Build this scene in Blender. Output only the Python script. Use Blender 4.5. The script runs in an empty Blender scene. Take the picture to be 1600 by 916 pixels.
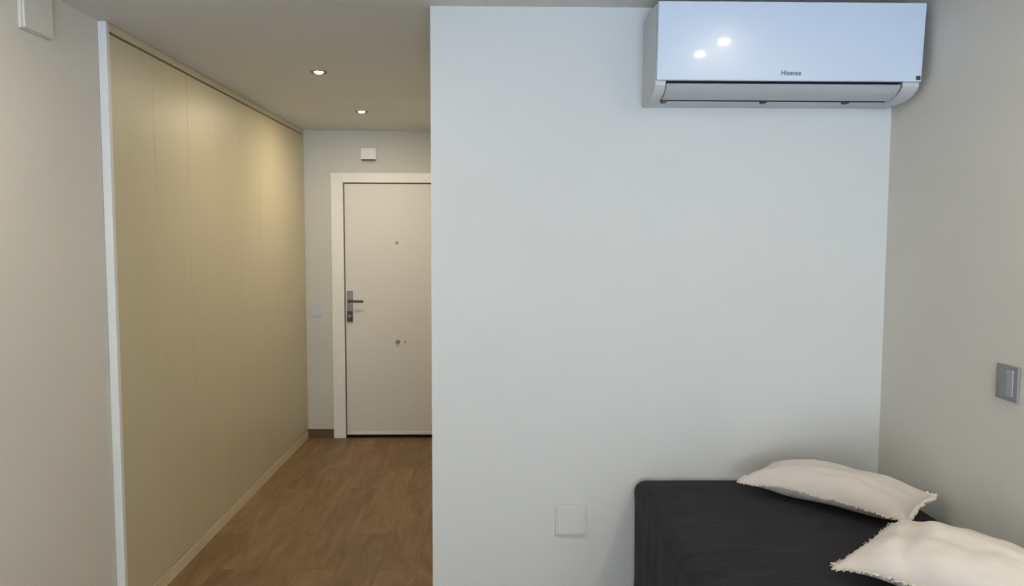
import bpy, bmesh, math, random
from mathutils import Vector, Matrix, noise

random.seed(7)
S = bpy.context.scene
COL = S.collection

# ------------------------------------------------------------------ camera
FPX, W, H = 1190.0, 1600.0, 916.0
cam_d = bpy.data.cameras.new('camera')
cam_d.sensor_fit = 'HORIZONTAL'
cam_d.sensor_width = 36.0
cam_d.lens = FPX / W * 36.0
cam_d.clip_start = 0.02
cam = bpy.data.objects.new('camera', cam_d)
COL.objects.link(cam)
YAW, PITCH = math.atan(20 / FPX), math.atan(85 / FPX)
ROLL = math.radians(0.16)
fwd = Vector((math.sin(YAW) * math.cos(PITCH), math.cos(YAW) * math.cos(PITCH), -math.sin(PITCH)))
q = fwd.to_track_quat('-Z', 'Y')
cam.matrix_world = Matrix.Translation((0, 0, 1.60)) @ q.to_matrix().to_4x4() @ Matrix.Rotation(ROLL, 4, 'Z')
S.camera = cam

# ------------------------------------------------------------------ world, exposure, lights
S.view_settings.view_transform = 'Standard'
S.view_settings.look = 'None'
S.view_settings.gamma = 1.0
S.view_settings.use_curve_mapping = False
S.view_settings.exposure = 0.0

SKY_STRENGTH = 17.0
world = bpy.data.worlds.new('daylight')
S.world = world
world.use_nodes = True
nt = world.node_tree
nt.nodes.clear()
tc = nt.nodes.new('ShaderNodeTexCoord')
sx = nt.nodes.new('ShaderNodeSeparateXYZ')
ramp = nt.nodes.new('ShaderNodeValToRGB')
mr = nt.nodes.new('ShaderNodeMapRange')
bg = nt.nodes.new('ShaderNodeBackground')
out = nt.nodes.new('ShaderNodeOutputWorld')
nt.links.new(tc.outputs['Generated'], sx.inputs[0])
nt.links.new(sx.outputs['Z'], mr.inputs['Value'])
mr.inputs['From Min'].default_value = -1
mr.inputs['From Max'].default_value = 1
nt.links.new(mr.outputs[0], ramp.inputs[0])
ramp.color_ramp.elements[0].position = 0.30
ramp.color_ramp.elements[0].color = (0.70, 0.84, 1.05, 1)
ramp.color_ramp.elements[1].position = 0.75
ramp.color_ramp.elements[1].color = (0.37, 0.40, 0.44, 1)
e = ramp.color_ramp.elements.new(0.48)
e.color = (0.70, 0.80, 0.93, 1)
e = ramp.color_ramp.elements.new(0.52)
e.color = (0.47, 0.48, 0.475, 1)
nt.links.new(ramp.outputs[0], bg.inputs['Color'])
bg.inputs['Strength'].default_value = SKY_STRENGTH
nt.links.new(bg.outputs[0], out.inputs['Surface'])

LAMP_WATTS = 4.2
LAMP_COLOUR = (1.0, 0.86, 0.63)

# ------------------------------------------------------------------ helpers
def srgb(r, g, b):
    def c(v):
        v /= 255.0
        return v / 12.92 if v <= 0.04045 else ((v + 0.055) / 1.055) ** 2.4
    return (c(r), c(g), c(b), 1.0)


def new_mat(name):
    m = bpy.data.materials.new(name)
    m.use_nodes = True
    return m, m.node_tree, m.node_tree.nodes['Principled BSDF']


def mat(name, col, rough=0.6, metallic=0.0, spec=0.5, var=0.03, scale=6.0, bump=0.0, bscale=200.0, coat=0.0, stretch=(1, 1, 1)):
    m, t, b = new_mat(name)
    b.inputs['Roughness'].default_value = rough
    b.inputs['Metallic'].default_value = metallic
    b.inputs['Specular IOR Level'].default_value = spec
    b.inputs['Coat Weight'].default_value = coat
    b.inputs['Coat Roughness'].default_value = 0.06
    c = t.nodes.new('ShaderNodeTexCoord')
    mp = t.nodes.new('ShaderNodeMapping')
    mp.inputs['Scale'].default_value = stretch
    t.links.new(c.outputs['Object'], mp.inputs[0])
    n = t.nodes.new('ShaderNodeTexNoise')
    n.inputs['Scale'].default_value = scale
    n.inputs['Detail'].default_value = 4
    t.links.new(mp.outputs[0], n.inputs['Vector'])
    r = t.nodes.new('ShaderNodeValToRGB')
    r.color_ramp.elements[0].position = 0.3
    r.color_ramp.elements[1].position = 0.7
    r.color_ramp.elements[0].color = tuple(v * (1 - var) for v in col[:3]) + (1,)
    r.color_ramp.elements[1].color = tuple(min(1, v * (1 + var)) for v in col[:3]) + (1,)
    t.links.new(n.outputs['Fac'], r.inputs[0])
    t.links.new(r.outputs[0], b.inputs['Base Color'])
    if bump:
        n2 = t.nodes.new('ShaderNodeTexNoise')
        n2.inputs['Scale'].default_value = bscale
        n2.inputs['Detail'].default_value = 3
        t.links.new(mp.outputs[0], n2.inputs['Vector'])
        bp = t.nodes.new('ShaderNodeBump')
        bp.inputs['Strength'].default_value = bump
        bp.inputs['Distance'].default_value = 0.002
        t.links.new(n2.outputs['Fac'], bp.inputs['Height'])
        t.links.new(bp.outputs[0], b.inputs['Normal'])
    return m


M = {}
M['wall'] = mat('wall_paint', (0.655, 0.668, 0.668, 1), 0.75, var=0.012, scale=3, bump=0.08, bscale=120, spec=0.25)
M['side_wall'] = mat('warm_grey_wall_paint', (0.72, 0.695, 0.645, 1), 0.75, var=0.012, scale=3, bump=0.08, bscale=120, spec=0.25)
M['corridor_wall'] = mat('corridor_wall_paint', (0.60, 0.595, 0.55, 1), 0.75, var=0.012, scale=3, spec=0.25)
M['ceiling'] = mat('ceiling_paint', (0.68, 0.675, 0.64, 1), 0.85, var=0.01, scale=3, spec=0.2)
M['white_gloss'] = mat('white_lacquer', (0.84, 0.83, 0.80, 1), 0.4, var=0.01)
M['trim_white'] = mat('white_filler_strip', (0.77, 0.78, 0.78, 1), 0.45, var=0.01)
M['door'] = mat('door_lacquer', (0.74, 0.70, 0.65, 1), 0.45, var=0.012, scale=2)
M['wardrobe'] = mat('beige_laminate', (0.60, 0.53, 0.36, 1), 0.42, var=0.018, scale=5, stretch=(8, 8, 0.35))
M['plinth'] = mat('beige_plinth', (0.70, 0.60, 0.42, 1), 0.4, var=0.02, scale=5)
M['plastic'] = mat('white_plastic', (0.78, 0.785, 0.79, 1), 0.4, var=0.008)
M['cool_plastic'] = mat('cool_white_plastic', (0.56, 0.57, 0.66, 1), 0.35, var=0.01)
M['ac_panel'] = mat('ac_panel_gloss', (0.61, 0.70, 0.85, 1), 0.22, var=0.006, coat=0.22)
M['ac_body'] = mat('ac_body_plastic_shaded', (0.57, 0.58, 0.60, 1), 0.45, var=0.01)  # greyed so the colour carries the shade on the side and underside
M['ac_flap'] = mat('ac_flap_plastic_shaded', (0.47, 0.49, 0.52, 1), 0.4, var=0.01)  # darker again: shade under the louvre is put into its colour
M['dark'] = mat('dark_plastic', (0.02, 0.021, 0.025, 1), 0.5, var=0.1)
M['logo'] = mat('logo_ink', (0.10, 0.14, 0.19, 1), 0.5, var=0.02)
M['chrome'] = mat('brushed_nickel', (0.27, 0.25, 0.225, 1), 0.35, metallic=0.8, var=0.04, scale=40)
M['dark_metal'] = mat('dark_bronze', (0.075, 0.065, 0.05, 1), 0.4, metallic=0.6, var=0.05, scale=40)
M['grey_metal'] = mat('grey_switch_metal', (0.28, 0.29, 0.31, 1), 0.42, metallic=0.25, var=0.06, scale=30)
M['grey_rocker'] = mat('grey_switch_rocker', (0.36, 0.37, 0.40, 1), 0.4, metallic=0.2, var=0.04, scale=30)
M['base_brown'] = mat('brown_baseboard', (0.135, 0.075, 0.04, 1), 0.5, var=0.12, scale=12, stretch=(0.6, 1, 6))
M['cushion'] = mat('cream_cotton', (0.72, 0.675, 0.645, 1), 0.9, var=0.02, scale=20, bump=0.35, bscale=420, spec=0.2)
M['fringe'] = mat('cream_fringe', (0.86, 0.81, 0.76, 1), 0.9, var=0.05, scale=80, spec=0.2)
M['bed_base'] = mat('dark_base_fabric', (0.03, 0.03, 0.033, 1), 0.9, var=0.05)
M['window_frame'] = mat('white_aluminium', (0.75, 0.76, 0.77, 1), 0.4, var=0.01)


def velvet():
    m, t, b = new_mat('charcoal_velvet')
    c = t.nodes.new('ShaderNodeTexCoord')
    mp = t.nodes.new('ShaderNodeMapping')
    mp.inputs['Scale'].default_value = (2.2, 7.0, 3.0)
    mp.inputs['Rotation'].default_value = (0, 0, 0.35)
    t.links.new(c.outputs['Object'], mp.inputs[0])
    n = t.nodes.new('ShaderNodeTexNoise')
    n.inputs['Scale'].default_value = 2.4
    n.inputs['Detail'].default_value = 7
    n.inputs['Roughness'].default_value = 0.65
    n.inputs['Distortion'].default_value = 0.8
    t.links.new(mp.outputs[0], n.inputs['Vector'])
    r = t.nodes.new('ShaderNodeValToRGB')
    r.color_ramp.elements[0].position = 0.3
    r.color_ramp.elements[1].position = 0.72
    r.color_ramp.elements[0].color = (0.014, 0.0135, 0.019, 1)
    r.color_ramp.elements[1].color = (0.027, 0.026, 0.036, 1)
    t.links.new(n.outputs['Fac'], r.inputs[0])
    t.links.new(r.outputs[0], b.inputs['Base Color'])
    b.inputs['Roughness'].default_value = 0.95
    b.inputs['Specular IOR Level'].default_value = 0.15
    b.inputs['Sheen Weight'].default_value = 0.06
    b.inputs['Sheen Roughness'].default_value = 0.5
    bp = t.nodes.new('ShaderNodeBump')
    bp.inputs['Strength'].default_value = 0.25
    bp.inputs['Distance'].default_value = 0.01
    t.links.new(n.outputs['Fac'], bp.inputs['Height'])
    t.links.new(bp.outputs[0], b.inputs['Normal'])
    return m


def wood_floor():
    m, t, b = new_mat('wood_look_planks')
    c = t.nodes.new('ShaderNodeTexCoord')
    mp = t.nodes.new('ShaderNodeMapping')
    mp.inputs['Rotation'].default_value = (0, 0, math.pi / 2)
    t.links.new(c.outputs['Object'], mp.inputs[0])
    br = t.nodes.new('ShaderNodeTexBrick')
    br.offset = 0.37
    br.inputs['Scale'].default_value = 1.0
    br.inputs['Brick Width'].default_value = 1.2
    br.inputs['Row Height'].default_value = 0.195
    br.inputs['Mortar Size'].default_value = 0.0012
    br.inputs['Mortar Smooth'].default_value = 0.2
    br.inputs['Color1'].default_value = (0.0, 0, 0, 1)
    br.inputs['Color2'].default_value = (1, 1, 1, 1)
    br.inputs['Mortar'].default_value = (0.5, 0.5, 0.5, 1)
    t.links.new(mp.outputs[0], br.inputs['Vector'])
    mg = t.nodes.new('ShaderNodeMapping')
    mg.inputs['Scale'].default_value = (7.0, 1.6, 1)
    t.links.new(c.outputs['Object'], mg.inputs[0])
    addv = t.nodes.new('ShaderNodeVectorMath')
    addv.operation = 'MULTIPLY_ADD'
    t.links.new(br.outputs['Color'], addv.inputs[0])
    addv.inputs[1].default_value = (9, 5, 3)
    t.links.new(mg.outputs[0], addv.inputs[2])
    n = t.nodes.new('ShaderNodeTexNoise')
    n.inputs['Scale'].default_value = 1.5
    n.inputs['Detail'].default_value = 8
    n.inputs['Roughness'].default_value = 0.62
    n.inputs['Distortion'].default_value = 1.2
    t.links.new(addv.outputs[0], n.inputs['Vector'])
    r = t.nodes.new('ShaderNodeValToRGB')
    r.color_ramp.elements[0].position = 0.25
    r.color_ramp.elements[1].position = 0.75
    r.color_ramp.elements[0].color = (0.17, 0.102, 0.047, 1)
    r.color_ramp.elements[1].color = (0.33, 0.22, 0.118, 1)
    e = r.color_ramp.elements.new(0.5)
    e.color = (0.245, 0.153, 0.076, 1)
    t.links.new(n.outputs['Fac'], r.inputs[0])
    hs = t.nodes.new('ShaderNodeMix')
    hs.data_type = 'RGBA'
    hs.blend_type = 'MULTIPLY'
    hs.inputs[0].default_value = 1.0
    tint = t.nodes.new('ShaderNodeMapRange')
    tint.inputs['To Min'].default_value = 0.86
    tint.inputs['To Max'].default_value = 1.08
    t.links.new(br.outputs['Color'], tint.inputs['Value'])
    t.links.new(r.outputs[0], hs.inputs[6])
    t.links.new(tint.outputs[0], hs.inputs[7])
    mm = t.nodes.new('ShaderNodeMix')
    mm.data_type = 'RGBA'
    t.links.new(br.outputs['Fac'], mm.inputs[0])
    t.links.new(hs.outputs[2], mm.inputs[6])
    mm.inputs[7].default_value = (0.13, 0.083, 0.046, 1)
    t.links.new(mm.outputs[2], b.inputs['Base Color'])
    b.inputs['Roughness'].default_value = 0.5
    b.inputs['Specular IOR Level'].default_value = 0.3
    return m


def glass():
    m, t, b = new_mat('window_glass')
    t.nodes.remove(b)
    o = t.nodes['Material Output']
    tr = t.nodes.new('ShaderNodeBsdfTransparent')
    tr.inputs[0].default_value = (0.95, 0.97, 0.97, 1)
    gl = t.nodes.new('ShaderNodeBsdfGlossy')
    gl.inputs['Roughness'].default_value = 0.02
    fr = t.nodes.new('ShaderNodeFresnel')
    fr.inputs[0].default_value = 1.45
    mx = t.nodes.new('ShaderNodeMixShader')
    t.links.new(fr.outputs[0], mx.inputs[0])
    t.links.new(tr.outputs[0], mx.inputs[1])
    t.links.new(gl.outputs[0], mx.inputs[2])
    t.links.new(mx.outputs[0], o.inputs[0])
    return m


def emit(name, col, s):
    m, t, b = new_mat(name)
    b.inputs['Base Color'].default_value = (0.9, 0.9, 0.9, 1)
    b.inputs['Emission Color'].default_value = col
    b.inputs['Emission Strength'].default_value = s
    return m


M['velvet'] = velvet()
M['floor'] = wood_floor()
M['glass'] = glass()
M['bulb'] = emit('lamp_bulb', (1.0, 0.90, 0.74, 1), 9.0)


def tag(o, label=None, cat=None, group=None, kind=None):
    if label: o['label'] = label
    if cat: o['category'] = cat
    if group: o['group'] = group
    if kind: o['kind'] = kind
    return o


def box(bm, lo, hi, bev=0.0, seg=2):
    lo, hi = Vector(lo), Vector(hi)
    c, d = (lo + hi) / 2, hi - lo
    r = bmesh.ops.create_cube(bm, size=1.0, matrix=Matrix.Translation(c) @ Matrix.Diagonal((d.x, d.y, d.z, 1)))
    if bev:
        es = list({e for v in r['verts'] for e in v.link_edges})
        bmesh.ops.bevel(bm, geom=es, offset=bev, segments=seg, profile=0.5, affect='EDGES')


def cyl(bm, c, r, depth, axis='Y', seg=32, r2=None):
    rot = {'X': Matrix.Rotation(math.pi / 2, 4, 'Y'), 'Y': Matrix.Rotation(math.pi / 2, 4, 'X'), 'Z': Matrix.Identity(4)}[axis]
    bmesh.ops.create_cone(bm, cap_ends=True, segments=seg, radius1=r, radius2=r if r2 is None else r2, depth=depth,
                          matrix=Matrix.Translation(c) @ rot)


def lathe(bm, prof, c, seg=40):
    """revolve (radius, z) points about the vertical axis through c"""
    rings = []
    for r, z in prof:
        if r < 1e-6:
            rings.append([bm.verts.new((c[0], c[1], c[2] + z))])
        else:
            rings.append([bm.verts.new((c[0] + r * math.cos(2 * math.pi * k / seg), c[1] + r * math.sin(2 * math.pi * k / seg), c[2] + z)) for k in range(seg)])
    for a, b in zip(rings, rings[1:]):
        for k in range(seg):
            k2 = (k + 1) % seg
            if len(a) == 1 and len(b) == 1: continue
            if len(a) == 1: bm.faces.new((a[0], b[k2], b[k]))
            elif len(b) == 1: bm.faces.new((a[k], a[k2], b[0]))
            else: bm.faces.new((a[k], a[k2], b[k2], b[k]))


def prism(bm, prof, x0, x1):
    """extrude a (y, z) outline from x0 to x1"""
    a = [bm.verts.new((x0, y, z)) for y, z in prof]
    b = [bm.verts.new((x1, y, z)) for y, z in prof]
    n = len(prof)
    bm.faces.new(a)
    bm.faces.new(list(reversed(b)))
    for i in range(n):
        j = (i + 1) % n
        bm.faces.new((a[j], a[i], b[i], b[j]))


def obj(name, bm, m, parent=None, smooth=False):
    bmesh.ops.recalc_face_normals(bm, faces=bm.faces[:])
    me = bpy.data.meshes.new(name)
    if parent is not None:
        # vertices were written in world space: move them into the parent's frame
        p = parent
        off = Vector((0, 0, 0))
        while p is not None:
            off += p.location
            p = p.parent
        bmesh.ops.translate(bm, verts=bm.verts[:], vec=-off)
    bm.to_mesh(me)
    bm.free()
    me.materials.append(m)
    if smooth:
        for p in me.polygons: p.use_smooth = True
        me.set_sharp_from_angle(angle=math.radians(35))
    o = bpy.data.objects.new(name, me)
    if smooth and len(me.polygons) < 1000:
        wn = o.modifiers.new('weighted_normals', 'WEIGHTED_NORMAL')
        wn.keep_sharp = True
        wn.weight = 100
    COL.objects.link(o)
    if parent is not None: o.parent = parent
    return o


def thing(name, loc, label, cat, group=None):
    o = bpy.data.objects.new(name, None)
    o.empty_display_size = 0.1
    COL.objects.link(o)
    o.location = loc
    return tag(o, label, cat, group)


def bx(name, lo, hi, m, parent=None, bev=0.0, seg=2):
    bm = bmesh.new()
    box(bm, lo, hi, bev, seg)
    return obj(name, bm, m, parent, smooth=bev > 0)


# ------------------------------------------------------------------ the room
ZC = 2.44                      # ceiling
XL, XR = -1.56, 1.447          # near left wall, right wall
XW = -1.53                     # wardrobe front
YF, YE, YB = 2.83, 6.04, -3.0  # wall facing us, end wall of the corridor, window wall behind us
XC = -0.252                    # corner of the facing wall / corridor side
YW = 3.045                     # near end of the wardrobe
T = 0.12


def struct(name, boxes, m):
    bm = bmesh.new()
    for lo, hi in boxes: box(bm, lo, hi)
    return tag(obj(name, bm, m), kind='structure')


struct('floor', [((-2.4, YB - T, -0.1), (XR + T, YE + T, 0))], M['floor'])
struct('ceiling', [((-2.4, YB - T, ZC), (XR + T, YE + T, ZC + 0.1))], M['ceiling'])
struct('wall_right', [((XR, YB - T, 0), (XR + T, YF, ZC))], M['side_wall'])
struct('wall_left', [((XL - T, YB - T, 0), (XL, YW, ZC)), ((-2.4, YW - T, 0), (XL - T, YW, ZC)), ((-2.4, YW, 0), (-2.28, YE + T, ZC))], M['side_wall'])
struct('wall_front', [((XC, YF, 0), (XR + T, YE + T, ZC))], M['wall'])
DX0, DX1, DZ = -1.312, -0.30, 2.105      # door opening with its frame
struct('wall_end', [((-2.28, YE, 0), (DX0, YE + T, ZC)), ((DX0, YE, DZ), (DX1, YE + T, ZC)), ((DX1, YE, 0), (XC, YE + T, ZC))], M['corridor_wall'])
WX0, WX1, WZ = -0.75, 1.40, 2.30
WXM = (WX0 + WX1) / 2         # balcony window behind the camera
struct('wall_back', [((XL, YB - T, 0), (WX0, YB, ZC)), ((WX1, YB - T, 0), (XR, YB, ZC)), ((WX0, YB - T, WZ), (WX1, YB, ZC))], M['wall'])

win = bpy.data.objects.new('window_1', None)
COL.objects.link(win)
win.location = ((WX0 + WX1) / 2, YB - T / 2, 0)
tag(win, kind='structure')
bm = bmesh.new()
ya, yb = YB - 0.09, YB - 0.03
for lo, hi in [((WX0, ya, 0), (WX0 + 0.06, yb, WZ)), ((WX1 - 0.06, ya, 0), (WX1, yb, WZ)), ((WX0 + .06, ya, 0), (WX1 - .06, yb, 0.06)),
               ((WX0 + .06, ya, WZ - 0.06), (WX1 - .06, yb, WZ)), ((WXM - 0.04, ya, 0.06), (WXM + 0.04, yb, WZ - .06))]:
    box(bm, lo, hi, 0.004)
obj('window_frame', bm, M['window_frame'], win)
for x0, x1 in ((WX0 + .06, WXM - 0.04), (WXM + 0.04, WX1 - .06)):
    bx('pane', (x0, YB - 0.063, 0.06), (x1, YB - 0.057, WZ - 0.06), M['glass'], win)

# brown tile baseboard on the end wall between the wardrobe and the door frame
bm = bmesh.new()
box(bm, (XW, YE - 0.012, 0.0), (DX0 - 0.012, YE, 0.072), 0.002)
tag(obj('baseboard_end', bm, M['base_brown']), kind='structure')

# ------------------------------------------------------------------ entrance door
door = bpy.data.objects.new('door_1', None)
COL.objects.link(door)
door.location = ((DX0 + DX1) / 2, YE, 0)
tag(door, 'white flat entrance door at the end of the corridor', kind='structure')
FX0, FX1, FZ = -1.226, -0.386, 2.035      # inside of the frame
bm = bmesh.new()
yf = YE - 0.014
for lo, hi in [((DX0 - 0.01, yf, 0), (FX0, YE + 0.10, DZ + 0.005)), ((FX1, yf, 0), (DX1 + 0.01, YE + 0.10, DZ + 0.005)), ((FX0, yf, FZ), (FX1, YE + 0.10, DZ + 0.005))]:
    box(bm, lo, hi, 0.002)
obj('door_frame', bm, M['white_gloss'], door, True)
LX0, LX1, LY = FX0 + 0.010, FX1 - 0.006, YE - 0.004
leaf = bx('door_leaf', (LX0, LY, 0.026), (LX1, LY + 0.045, FZ - 0.010), M['door'], door, 0.002)
bx('gap_backing', (FX0, LY + 0.05, 0.0), (FX1, LY + 0.07, FZ), M['dark'], door)  # dark sheet behind the leaf, colours in the shadow gap round it
bx('bottom_seal', (LX0 + 0.004, LY - 0.006, 0.030), (LX1 - 0.004, LY - 0.0002, 0.052), M['white_gloss'], leaf, 0.002)
bx('threshold', (FX0, YE - 0.006, 0.0), (FX1, YE + 0.10, 0.008), M['dark'], door)


def knob(name, x, z, r, d, m, parent):
    bm = bmesh.new()
    cyl(bm, (x, LY - d / 2 - 0.0002, z), r, d, 'Y', 28)
    es = [e for e in bm.edges if all(abs(v.co.y - (LY - d - 0.0002)) < 1e-5 for v in e.verts)]
    bmesh.ops.bevel(bm, geom=es, offset=min(d, r) * 0.35, segments=3, affect='EDGES')
    return obj(name, bm, m, parent, True)


knob('peephole', -0.808, 1.565, 0.012, 0.006, M['chrome'], leaf)
knob('door_knob', -0.806, 0.778, 0.017, 0.022, M['chrome'], leaf)
knob('lock_cover', -0.748, 0.778, 0.008, 0.005, M['chrome'], leaf)
hp = bx('handle_plate', (-1.206, LY - 0.0085, 0.932), (-1.158, LY - 0.0002, 1.184), M['chrome'], leaf, 0.003)
bm = bmesh.new()
cyl(bm, (-1.182, LY - 0.030, 1.103), 0.010, 0.043, 'Y', 24)
box(bm, (-1.192, LY - 0.058, 1.094), (-1.068, LY - 0.046, 1.112), 0.004, 3)
tag(obj('lever', bm, M['dark_metal'], hp, True), 'dark lever handle')
bx('lock_block', (-1.204, LY - 0.018, 0.940), (-1.160, LY - 0.0087, 1.022), M['dark_metal'], hp, 0.004)
bm = bmesh.new()
cyl(bm, (-1.182, LY - 0.022, 0.985), 0.012, 0.007, 'Y', 24)
obj('key_cylinder', bm, M['chrome'], hp, True)

# ------------------------------------------------------------------ fitted wardrobe along the left of the corridor
ward = thing('fitted_wardrobe', (XW - 0.3, (YW + YE) / 2, 0), 'beige floor-to-ceiling fitted wardrobe lining the left of the corridor', 'wardrobe')
Y0, Y1 = YW + 0.026, YE - 0.004
bx('carcass', (-2.27, Y0, 0.0), (XW - 0.024, Y1, ZC - 0.002), M['wardrobe'], ward)
tag(bx('end_panel', (XL + 0.0005, YW + 0.0005, 0.0), (XW + 0.004, YW + 0.024, ZC - 0.002), M['trim_white'], ward, 0.0012), 'narrow white end panel facing the room')
bx('plinth', (XW - 0.022, Y0, 0.0), (XW + 0.004, Y1, 0.058), M['plinth'], ward, 0.002)
bx('top_filler', (XW - 0.022, Y0, ZC - 0.034), (XW, Y1, ZC - 0.002), M['wardrobe'], ward, 0.001)
ND = 8
dw = (Y1 - Y0) / ND
for k in range(ND):
    bx('door', (XW - 0.020, Y0 + k * dw + 0.0007, 0.062), (XW, Y0 + (k + 1) * dw - 0.0007, ZC - 0.044), M['wardrobe'], ward, 0.0008)

# ------------------------------------------------------------------ air conditioner
AX0, AX1 = 0.524, 1.420
ac = thing('air_conditioner', ((AX0 + AX1) / 2, YF, 2.083), 'white wall-mounted split air conditioner under the ceiling above the bed', 'air conditioner')
yb_ = YF - 0.002
curve = [(2.600, 2.118), (2.612, 2.106), (2.632, 2.095), (2.660, 2.087), (2.695, 2.082), (2.74, 2.080), (2.79, 2.080), (yb_, 2.081)]
cap_prof = [(yb_, 2.384), (2.600, 2.384), (2.600, 2.118)] + curve[1:]
mid_prof = [(yb_, 2.384), (2.600, 2.384), (2.600, 2.136), (2.68, 2.136), (2.68, 2.108), (2.713, 2.108), (2.713, 2.0825), (2.74, 2.0805), (2.79, 2.0805), (yb_, 2.0815)]
bm = bmesh.new()
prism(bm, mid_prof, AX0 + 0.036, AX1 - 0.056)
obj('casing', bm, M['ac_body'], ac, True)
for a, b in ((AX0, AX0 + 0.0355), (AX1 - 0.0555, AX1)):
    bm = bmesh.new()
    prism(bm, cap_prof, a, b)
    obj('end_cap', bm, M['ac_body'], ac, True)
tag(bx('outlet_lining', (AX0 + 0.037, 2.602, 2.1305), (AX1 - 0.057, 2.679, 2.1358), M['dark'], ac), 'dark air outlet slot')
# louvre: a curved blade just under the outlet
lx0, lx1 = AX0 + 0.040, AX1 - 0.060
blade_o = [(2.604, 2.119), (2.616, 2.107), (2.634, 2.0965), (2.660, 2.088), (2.684, 2.0835)]
blade_i = [(y + 0.003, z + 0.006) for y, z in reversed(blade_o)]
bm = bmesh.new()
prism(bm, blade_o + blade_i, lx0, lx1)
tag(bx('gap_shade', (lx0, 2.7100, 2.084), (lx1, 2.7128, 2.107), M['dark'], ac), 'dark strip painting the shade in the gap behind the louvre')  # dark strip stands in for shade between louvre and bottom lip
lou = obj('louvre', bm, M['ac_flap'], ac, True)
for x in (0.575, 0.925, 1.215):
    bx('hinge', (x - 0.009, 2.686, 2.076), (x + 0.009, 2.7125, 2.092), M['dark'], ac, 0.001)
# glossy front panel, its lower edge drawn in a little
TILT = 0.062
def lean(o_bm):
    bmesh.ops.rotate(o_bm, verts=o_bm.verts[:], cent=(0, 2.59, 2.26), matrix=Matrix.Rotation(TILT, 3, 'X'))
bm = bmesh.new()
box(bm, (AX0 + 0.001, 2.574, 2.131), (AX1 - 0.001, 2.590, 2.386), 0.004, 3)
lean(bm)
pan = obj('front_panel', bm, M['ac_panel'], ac, True)
bm = bmesh.new()
box(bm, (AX1 - 0.021, 2.5730, 2.136), (AX1 - 0.006, 2.5737, 2.150), 0.0)
lean(bm)
tag(obj('receiver_window', bm, M['dark'], pan), 'small black receiver window')
cu = bpy.data.curves.new('logo_text', 'FONT')
cu.body = 'Hisense'
cu.size = 0.0215
cu.align_x = 'CENTER'
cu.extrude = 0.0003
cu.offset = 0.0005
to = bpy.data.objects.new('logo_text', cu)
COL.objects.link(to)
bpy.context.view_layer.update()
me = bpy.data.meshes.new_from_object(to.evaluated_get(bpy.context.evaluated_depsgraph_get()))
bpy.data.objects.remove(to)
bm = bmesh.new()
bm.from_mesh(me)
bpy.data.meshes.remove(me)
bmesh.ops.rotate(bm, verts=bm.verts[:], cent=(0, 0, 0), matrix=Matrix.Rotation(math.pi / 2, 3, 'X'))
bmesh.ops.translate(bm, verts=bm.verts[:], vec=(0.976, 2.5735, 2.150))
lean(bm)
tag(obj('logo', bm, M['logo'], pan), 'small dark brand lettering')

# ------------------------------------------------------------------ downlights
def downlight_parts(root):
    x, y, z = root.location
    c = (x, y, z)
    bm = bmesh.new()
    lathe(bm, [(0.025, -0.001), (0.041, -0.0045), (0.043, -0.0005), (0.043, 0.0), (0.0252, 0.0)], c)
    tag(obj('trim_ring', bm, M['ring'], root, True), 'dull grey trim ring')
    bm = bmesh.new()
    lathe(bm, [(0.0, -0.010), (0.012, -0.0092), (0.019, -0.006), (0.0225, -0.002), (0.0225, -0.0012), (0.0, -0.0012)], c, 32)
    obj('bulb', bm, M['bulb'], root, True)


M['ring'] = mat('lamp_ring_metal', (0.20, 0.18, 0.155, 1), 0.45, metallic=0.5, var=0.03, scale=30)
GR = 'recessed ceiling downlights'
spots = [((-0.916, 3.944), 'lit round recessed downlight nearer us in the corridor ceiling', 1.08),
         ((-0.916, 5.145), 'lit round recessed downlight farther back, near the entrance door', 1.08),
         ((-0.930, 1.88), 'lit recessed downlight in the ceiling close to the left wall', 0.62),
         ((1.13, 1.22), 'lit recessed downlight over the bed, nearer the air conditioner', 0.5),
         ((1.15, 0.66), 'lit recessed downlight over the foot end of the bed', 0.5)]
proto = None
for (x, y), lab, k in spots:
    if proto is None:
        r = thing('downlight', (x, y, ZC), lab, 'ceiling light', GR)
        downlight_parts(r)
        proto = r
    else:
        r = proto.copy()
        COL.objects.link(r)
        r.location = (x, y, ZC)
        r['label'] = lab
        for ch in list(proto.children):
            c = ch.copy()
            COL.objects.link(c)
            c.parent = r
    ld = bpy.data.lights.new('downlight_beam', 'AREA')
    ld.shape = 'DISK'
    ld.size = 0.044
    ld.energy = LAMP_WATTS * k
    ld.color = LAMP_COLOUR
    lo = bpy.data.objects.new('downlight_beam', ld)
    COL.objects.link(lo)
    lo.parent = r
    lo.location = (0, 0, -0.013)

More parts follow.
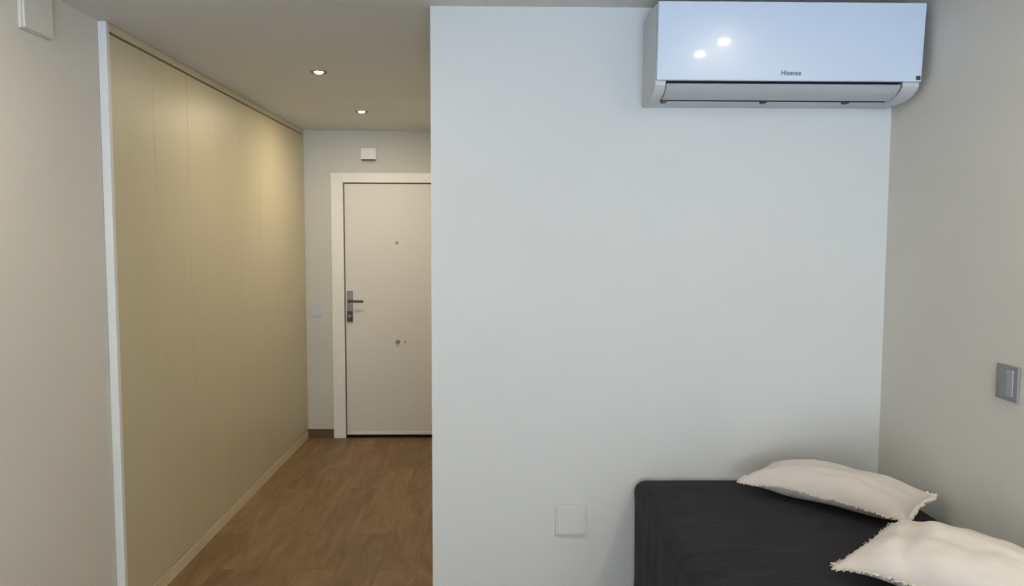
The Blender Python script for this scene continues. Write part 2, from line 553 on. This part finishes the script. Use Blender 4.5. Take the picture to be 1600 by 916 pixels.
# ------------------------------------------------------------------ bed
BX0, BX1, BY0, BY1, BZ = 0.510, 1.442, 0.86, 2.822, 0.697
bed = thing('bed', ((BX0 + BX1) / 2, (BY0 + BY1) / 2, 0), 'single bed under a charcoal velvet cover pushed into the corner', 'bed')
bm = bmesh.new()
box(bm, (BX0 + 0.03, BY0 + 0.03, 0.0), (BX1 - 0.02, BY1 - 0.02, 0.20), 0.006)
obj('bed_base', bm, M['bed_base'], bed)
bm = bmesh.new()
bmesh.ops.create_cube(bm, size=1.0)
bmesh.ops.subdivide_edges(bm, edges=bm.edges[:], cuts=70, use_grid_fill=True)
lo, hi = Vector((BX0, BY0, 0.05)), Vector((BX1, BY1, BZ))
RAD = 0.042
for v in bm.verts:
    p = Vector(v.co)
    # crowd the rows towards the rims so that the rounding is smooth
    p = Vector([math.sin(t * math.pi) * 0.5 for t in p])
    w = Vector([lo[i] + (p[i] + 0.5) * (hi[i] - lo[i]) for i in range(3)])
    q_ = Vector([min(max(w[i], lo[i] + RAD), hi[i] - RAD) for i in range(3)])
    d = w - q_
    if d.length > 1e-7: w = q_ + d.normalized() * RAD
    v.co = w
    n = noise.noise(w * 3.1) + 0.5 * noise.noise(w * 7.3 + Vector((3, 1, 5)))
    if w.z > BZ - 0.02:
        v.co.z += 0.005 * n * min(1, max(0, (BY1 - w.y) / 0.15))
    side = max(0.0, 1 - (w.x - BX0) / 0.03)
    v.co.x += side * (0.006 * noise.noise(Vector((w.y * 4, w.z * 7, 1.7))) + 0.005 * noise.noise(Vector((w.y * 12, w.z * 3, 9))))
obj('velvet_cover', bm, M['velvet'], bed, True)

# ------------------------------------------------------------------ cushions
def cushion(name, corners, up, down, label, seed, folds=0.0):
    P = [Vector(c) for c in corners]           # front-left, front-right, back-right, back-left
    ctr = sum(P, Vector()) / 4
    nrm = (P[1] - P[0]).cross(P[3] - P[0]).normalized()
    root = thing(name, ctr, label, 'cushion', 'cream fringed cushions on the bed')
    N = 60

    def base(s, t):
        pin = 0.055
        s2 = s * (1 - pin * (1 - t * t))
        t2 = t * (1 - pin * 1.3 * (1 - s * s))
        u, v = (s2 + 1) / 2, (t2 + 1) / 2
        p = P[0] * (1 - u) * (1 - v) + P[1] * u * (1 - v) + P[2] * u * v + P[3] * (1 - u) * v
        # the seam waves and lifts a little between the corners
        p = p + nrm * 0.006 * noise.noise(Vector((s * 2.3 + seed, t * 2.3, seed)))
        return p + nrm * 0.012 * (1 - s * s)

    def prof(s, t):
        return (max(0, 1 - abs(s) ** 2.4) ** 0.52) * (max(0, 1 - abs(t) ** 2.4) ** 0.52)

    bm = bmesh.new()
    top, bot = {}, {}
    for i in range(N + 1):
        for j in range(N + 1):
            s, t = math.sin((i / N - 0.5) * math.pi), math.sin((j / N - 0.5) * math.pi)
            p, h = base(s, t), prof(s, t)
            wr = 0.010 * noise.noise(Vector((s * 2.2 + seed * 3, t * 2.2, 1.0))) + 0.0035 * noise.noise(Vector((s * 7, t * 5 + seed, 2.0)))
            if folds:
                # creases fanning out from the left seam
                fan = math.sin(s * 15 + t * 3.0 + 2.5 * noise.noise(Vector((s * 2, t * 2, 4))))
                wr += folds * fan * max(0, 1 - abs(s + 0.45) / 0.55)
            if i in (0, N) or j in (0, N):
                top[i, j] = bot[i, j] = bm.verts.new(p)
            else:
                top[i, j] = bm.verts.new(p + nrm * (up * h + wr * h))
                bot[i, j] = bm.verts.new(p - nrm * (down * h))
    for i in range(N):
        for j in range(N):
            bm.faces.new((top[i, j], top[i + 1, j], top[i + 1, j + 1], top[i, j + 1]))
            bm.faces.new((bot[i, j], bot[i, j + 1], bot[i + 1, j + 1], bot[i + 1, j]))
    o = obj('cushion_cover', bm, M['cushion'], root, True)
    # short cut fringe all round the seam
    rnd = random.Random(seed)
    bm = bmesh.new()
    edge = []
    K = 130
    for a in range(K): edge.append((-1 + 2 * a / K, -1, (0, -1)))
    for a in range(K // 2): edge.append((1, -1 + 4 * a / K, (1, 0)))
    for a in range(K): edge.append((1 - 2 * a / K, 1, (0, 1)))
    for a in range(K // 2): edge.append((-1, 1 - 4 * a / K, (-1, 0)))
    for s, t, d in edge:
        for rep in range(2):
            ss, tt = s + rnd.uniform(-.01, .01), t + rnd.uniform(-.01, .01)
            p = base(max(-1, min(1, ss)), max(-1, min(1, tt)))
            inn = base(max(-1, min(1, s - d[0] * 0.05)), max(-1, min(1, t - d[1] * 0.05)))
            dirn = (p - inn).normalized()
            along = dirn.cross(nrm).normalized()
            tip = p + (dirn + along * rnd.uniform(-.5, .5) + nrm * rnd.uniform(-.25, .45)).normalized() * rnd.uniform(.009, .017)
            w = 0.0021
            p0 = p - dirn * 0.003
            ring0 = [bm.verts.new(p0 + along * w * ca + nrm * w * sa) for ca, sa in ((1, 0), (-.5, .87), (-.5, -.87))]
            ring1 = [bm.verts.new(tip + along * w * .8 * ca + nrm * w * .8 * sa) for ca, sa in ((1, 0), (-.5, .87), (-.5, -.87))]
            for k in range(3):
                k2 = (k + 1) % 3
                bm.faces.new((ring0[k], ring0[k2], ring1[k2], ring1[k]))
            bm.faces.new(ring1)
            bm.faces.new(list(reversed(ring0)))
    obj('fringe', bm, M['fringe'], root)
    return root


cushion('cushion', [(0.8563, 2.6367, 0.7437), (1.2426, 2.2442, 0.7396), (1.4105, 2.3936, 0.7696), (1.0247, 2.7677, 0.7647)], 0.068, 0.052,
        'cream fringed cushion lying in the corner against the white wall', 3)
cushion('cushion', [(0.8838, 1.9395, 0.7378), (1.2207, 1.5838, 0.7436), (1.4085, 1.7385, 0.7874), (1.1574, 2.1572, 0.7696)], 0.080, 0.052,
        'cream fringed cushion nearer us, cut off by the right edge of the photo', 8, folds=0.006)

# ------------------------------------------------------------------ small fittings
# blank cover plate low on the facing wall
cp = thing('cover_plate', (0.273, YF, 0.532), 'blank square white cover plate low on the white wall beside the bed', 'wall plate')
bx('plate', (0.214, YF - 0.010, 0.472), (0.333, YF - 0.0005, 0.592), M['wall'], cp, 0.003)
bx('cover', (0.223, YF - 0.015, 0.481), (0.324, YF - 0.0102, 0.583), M['wall'], cp, 0.002)

# grey metal switch on the right wall
sw = thing('light_switch', (XR, 2.11, 1.197), 'grey metal light switch on the right wall above the cushions', 'switch')
bx('plate', (XR - 0.009, 2.066, 1.146), (XR - 0.0005, 2.158, 1.246), M['grey_metal'], sw, 0.002)
bx('rocker', (XR - 0.0125, 2.082, 1.160), (XR - 0.0092, 2.109, 1.236), M['grey_rocker'], sw, 0.0015)
bx('rocker', (XR - 0.0125, 2.111, 1.160), (XR - 0.0092, 2.146, 1.236), M['grey_metal'], sw, 0.0015)

# white switch by the entrance door
sw2 = thing('light_switch', (-1.449, YE, 1.03), 'small white light switch between the wardrobe and the entrance door', 'switch')
bx('plate', (-1.492, YE - 0.008, 0.978), (-1.406, YE - 0.0005, 1.078), M['cool_plastic'], sw2, 0.002)
bx('rocker', (-1.478, YE - 0.012, 0.995), (-1.420, YE - 0.0082, 1.062), M['cool_plastic'], sw2, 0.0015)

# chime box above the entrance door
ch = thing('door_chime', (-1.02, YE, 2.255), 'small white box mounted on the wall above the entrance door', 'door chime')
bx('housing', (-1.082, YE - 0.045, 2.212), (-0.958, YE - 0.0005, 2.302), M['plastic'], ch, 0.006, 3)
bx('bottom_shadow', (-1.072, YE - 0.040, 2.2065), (-0.968, YE - 0.006, 2.2118), M['dark'], ch)  # dark strip painting the shadow along the underside of the box

# shallow box high on the near left wall
jb = thing('wall_box', (XL, 2.65, 2.36), 'shallow square box painted like the wall, high on the left wall near the ceiling', 'wall box')
bx('back_plate', (XL + 0.0005, 2.547, 2.278), (XL + 0.012, 2.712, 2.436), M['side_wall'], jb, 0.002)
bx('cover', (XL + 0.0122, 2.550, 2.281), (XL + 0.022, 2.709, 2.433), M['side_wall'], jb, 0.003)
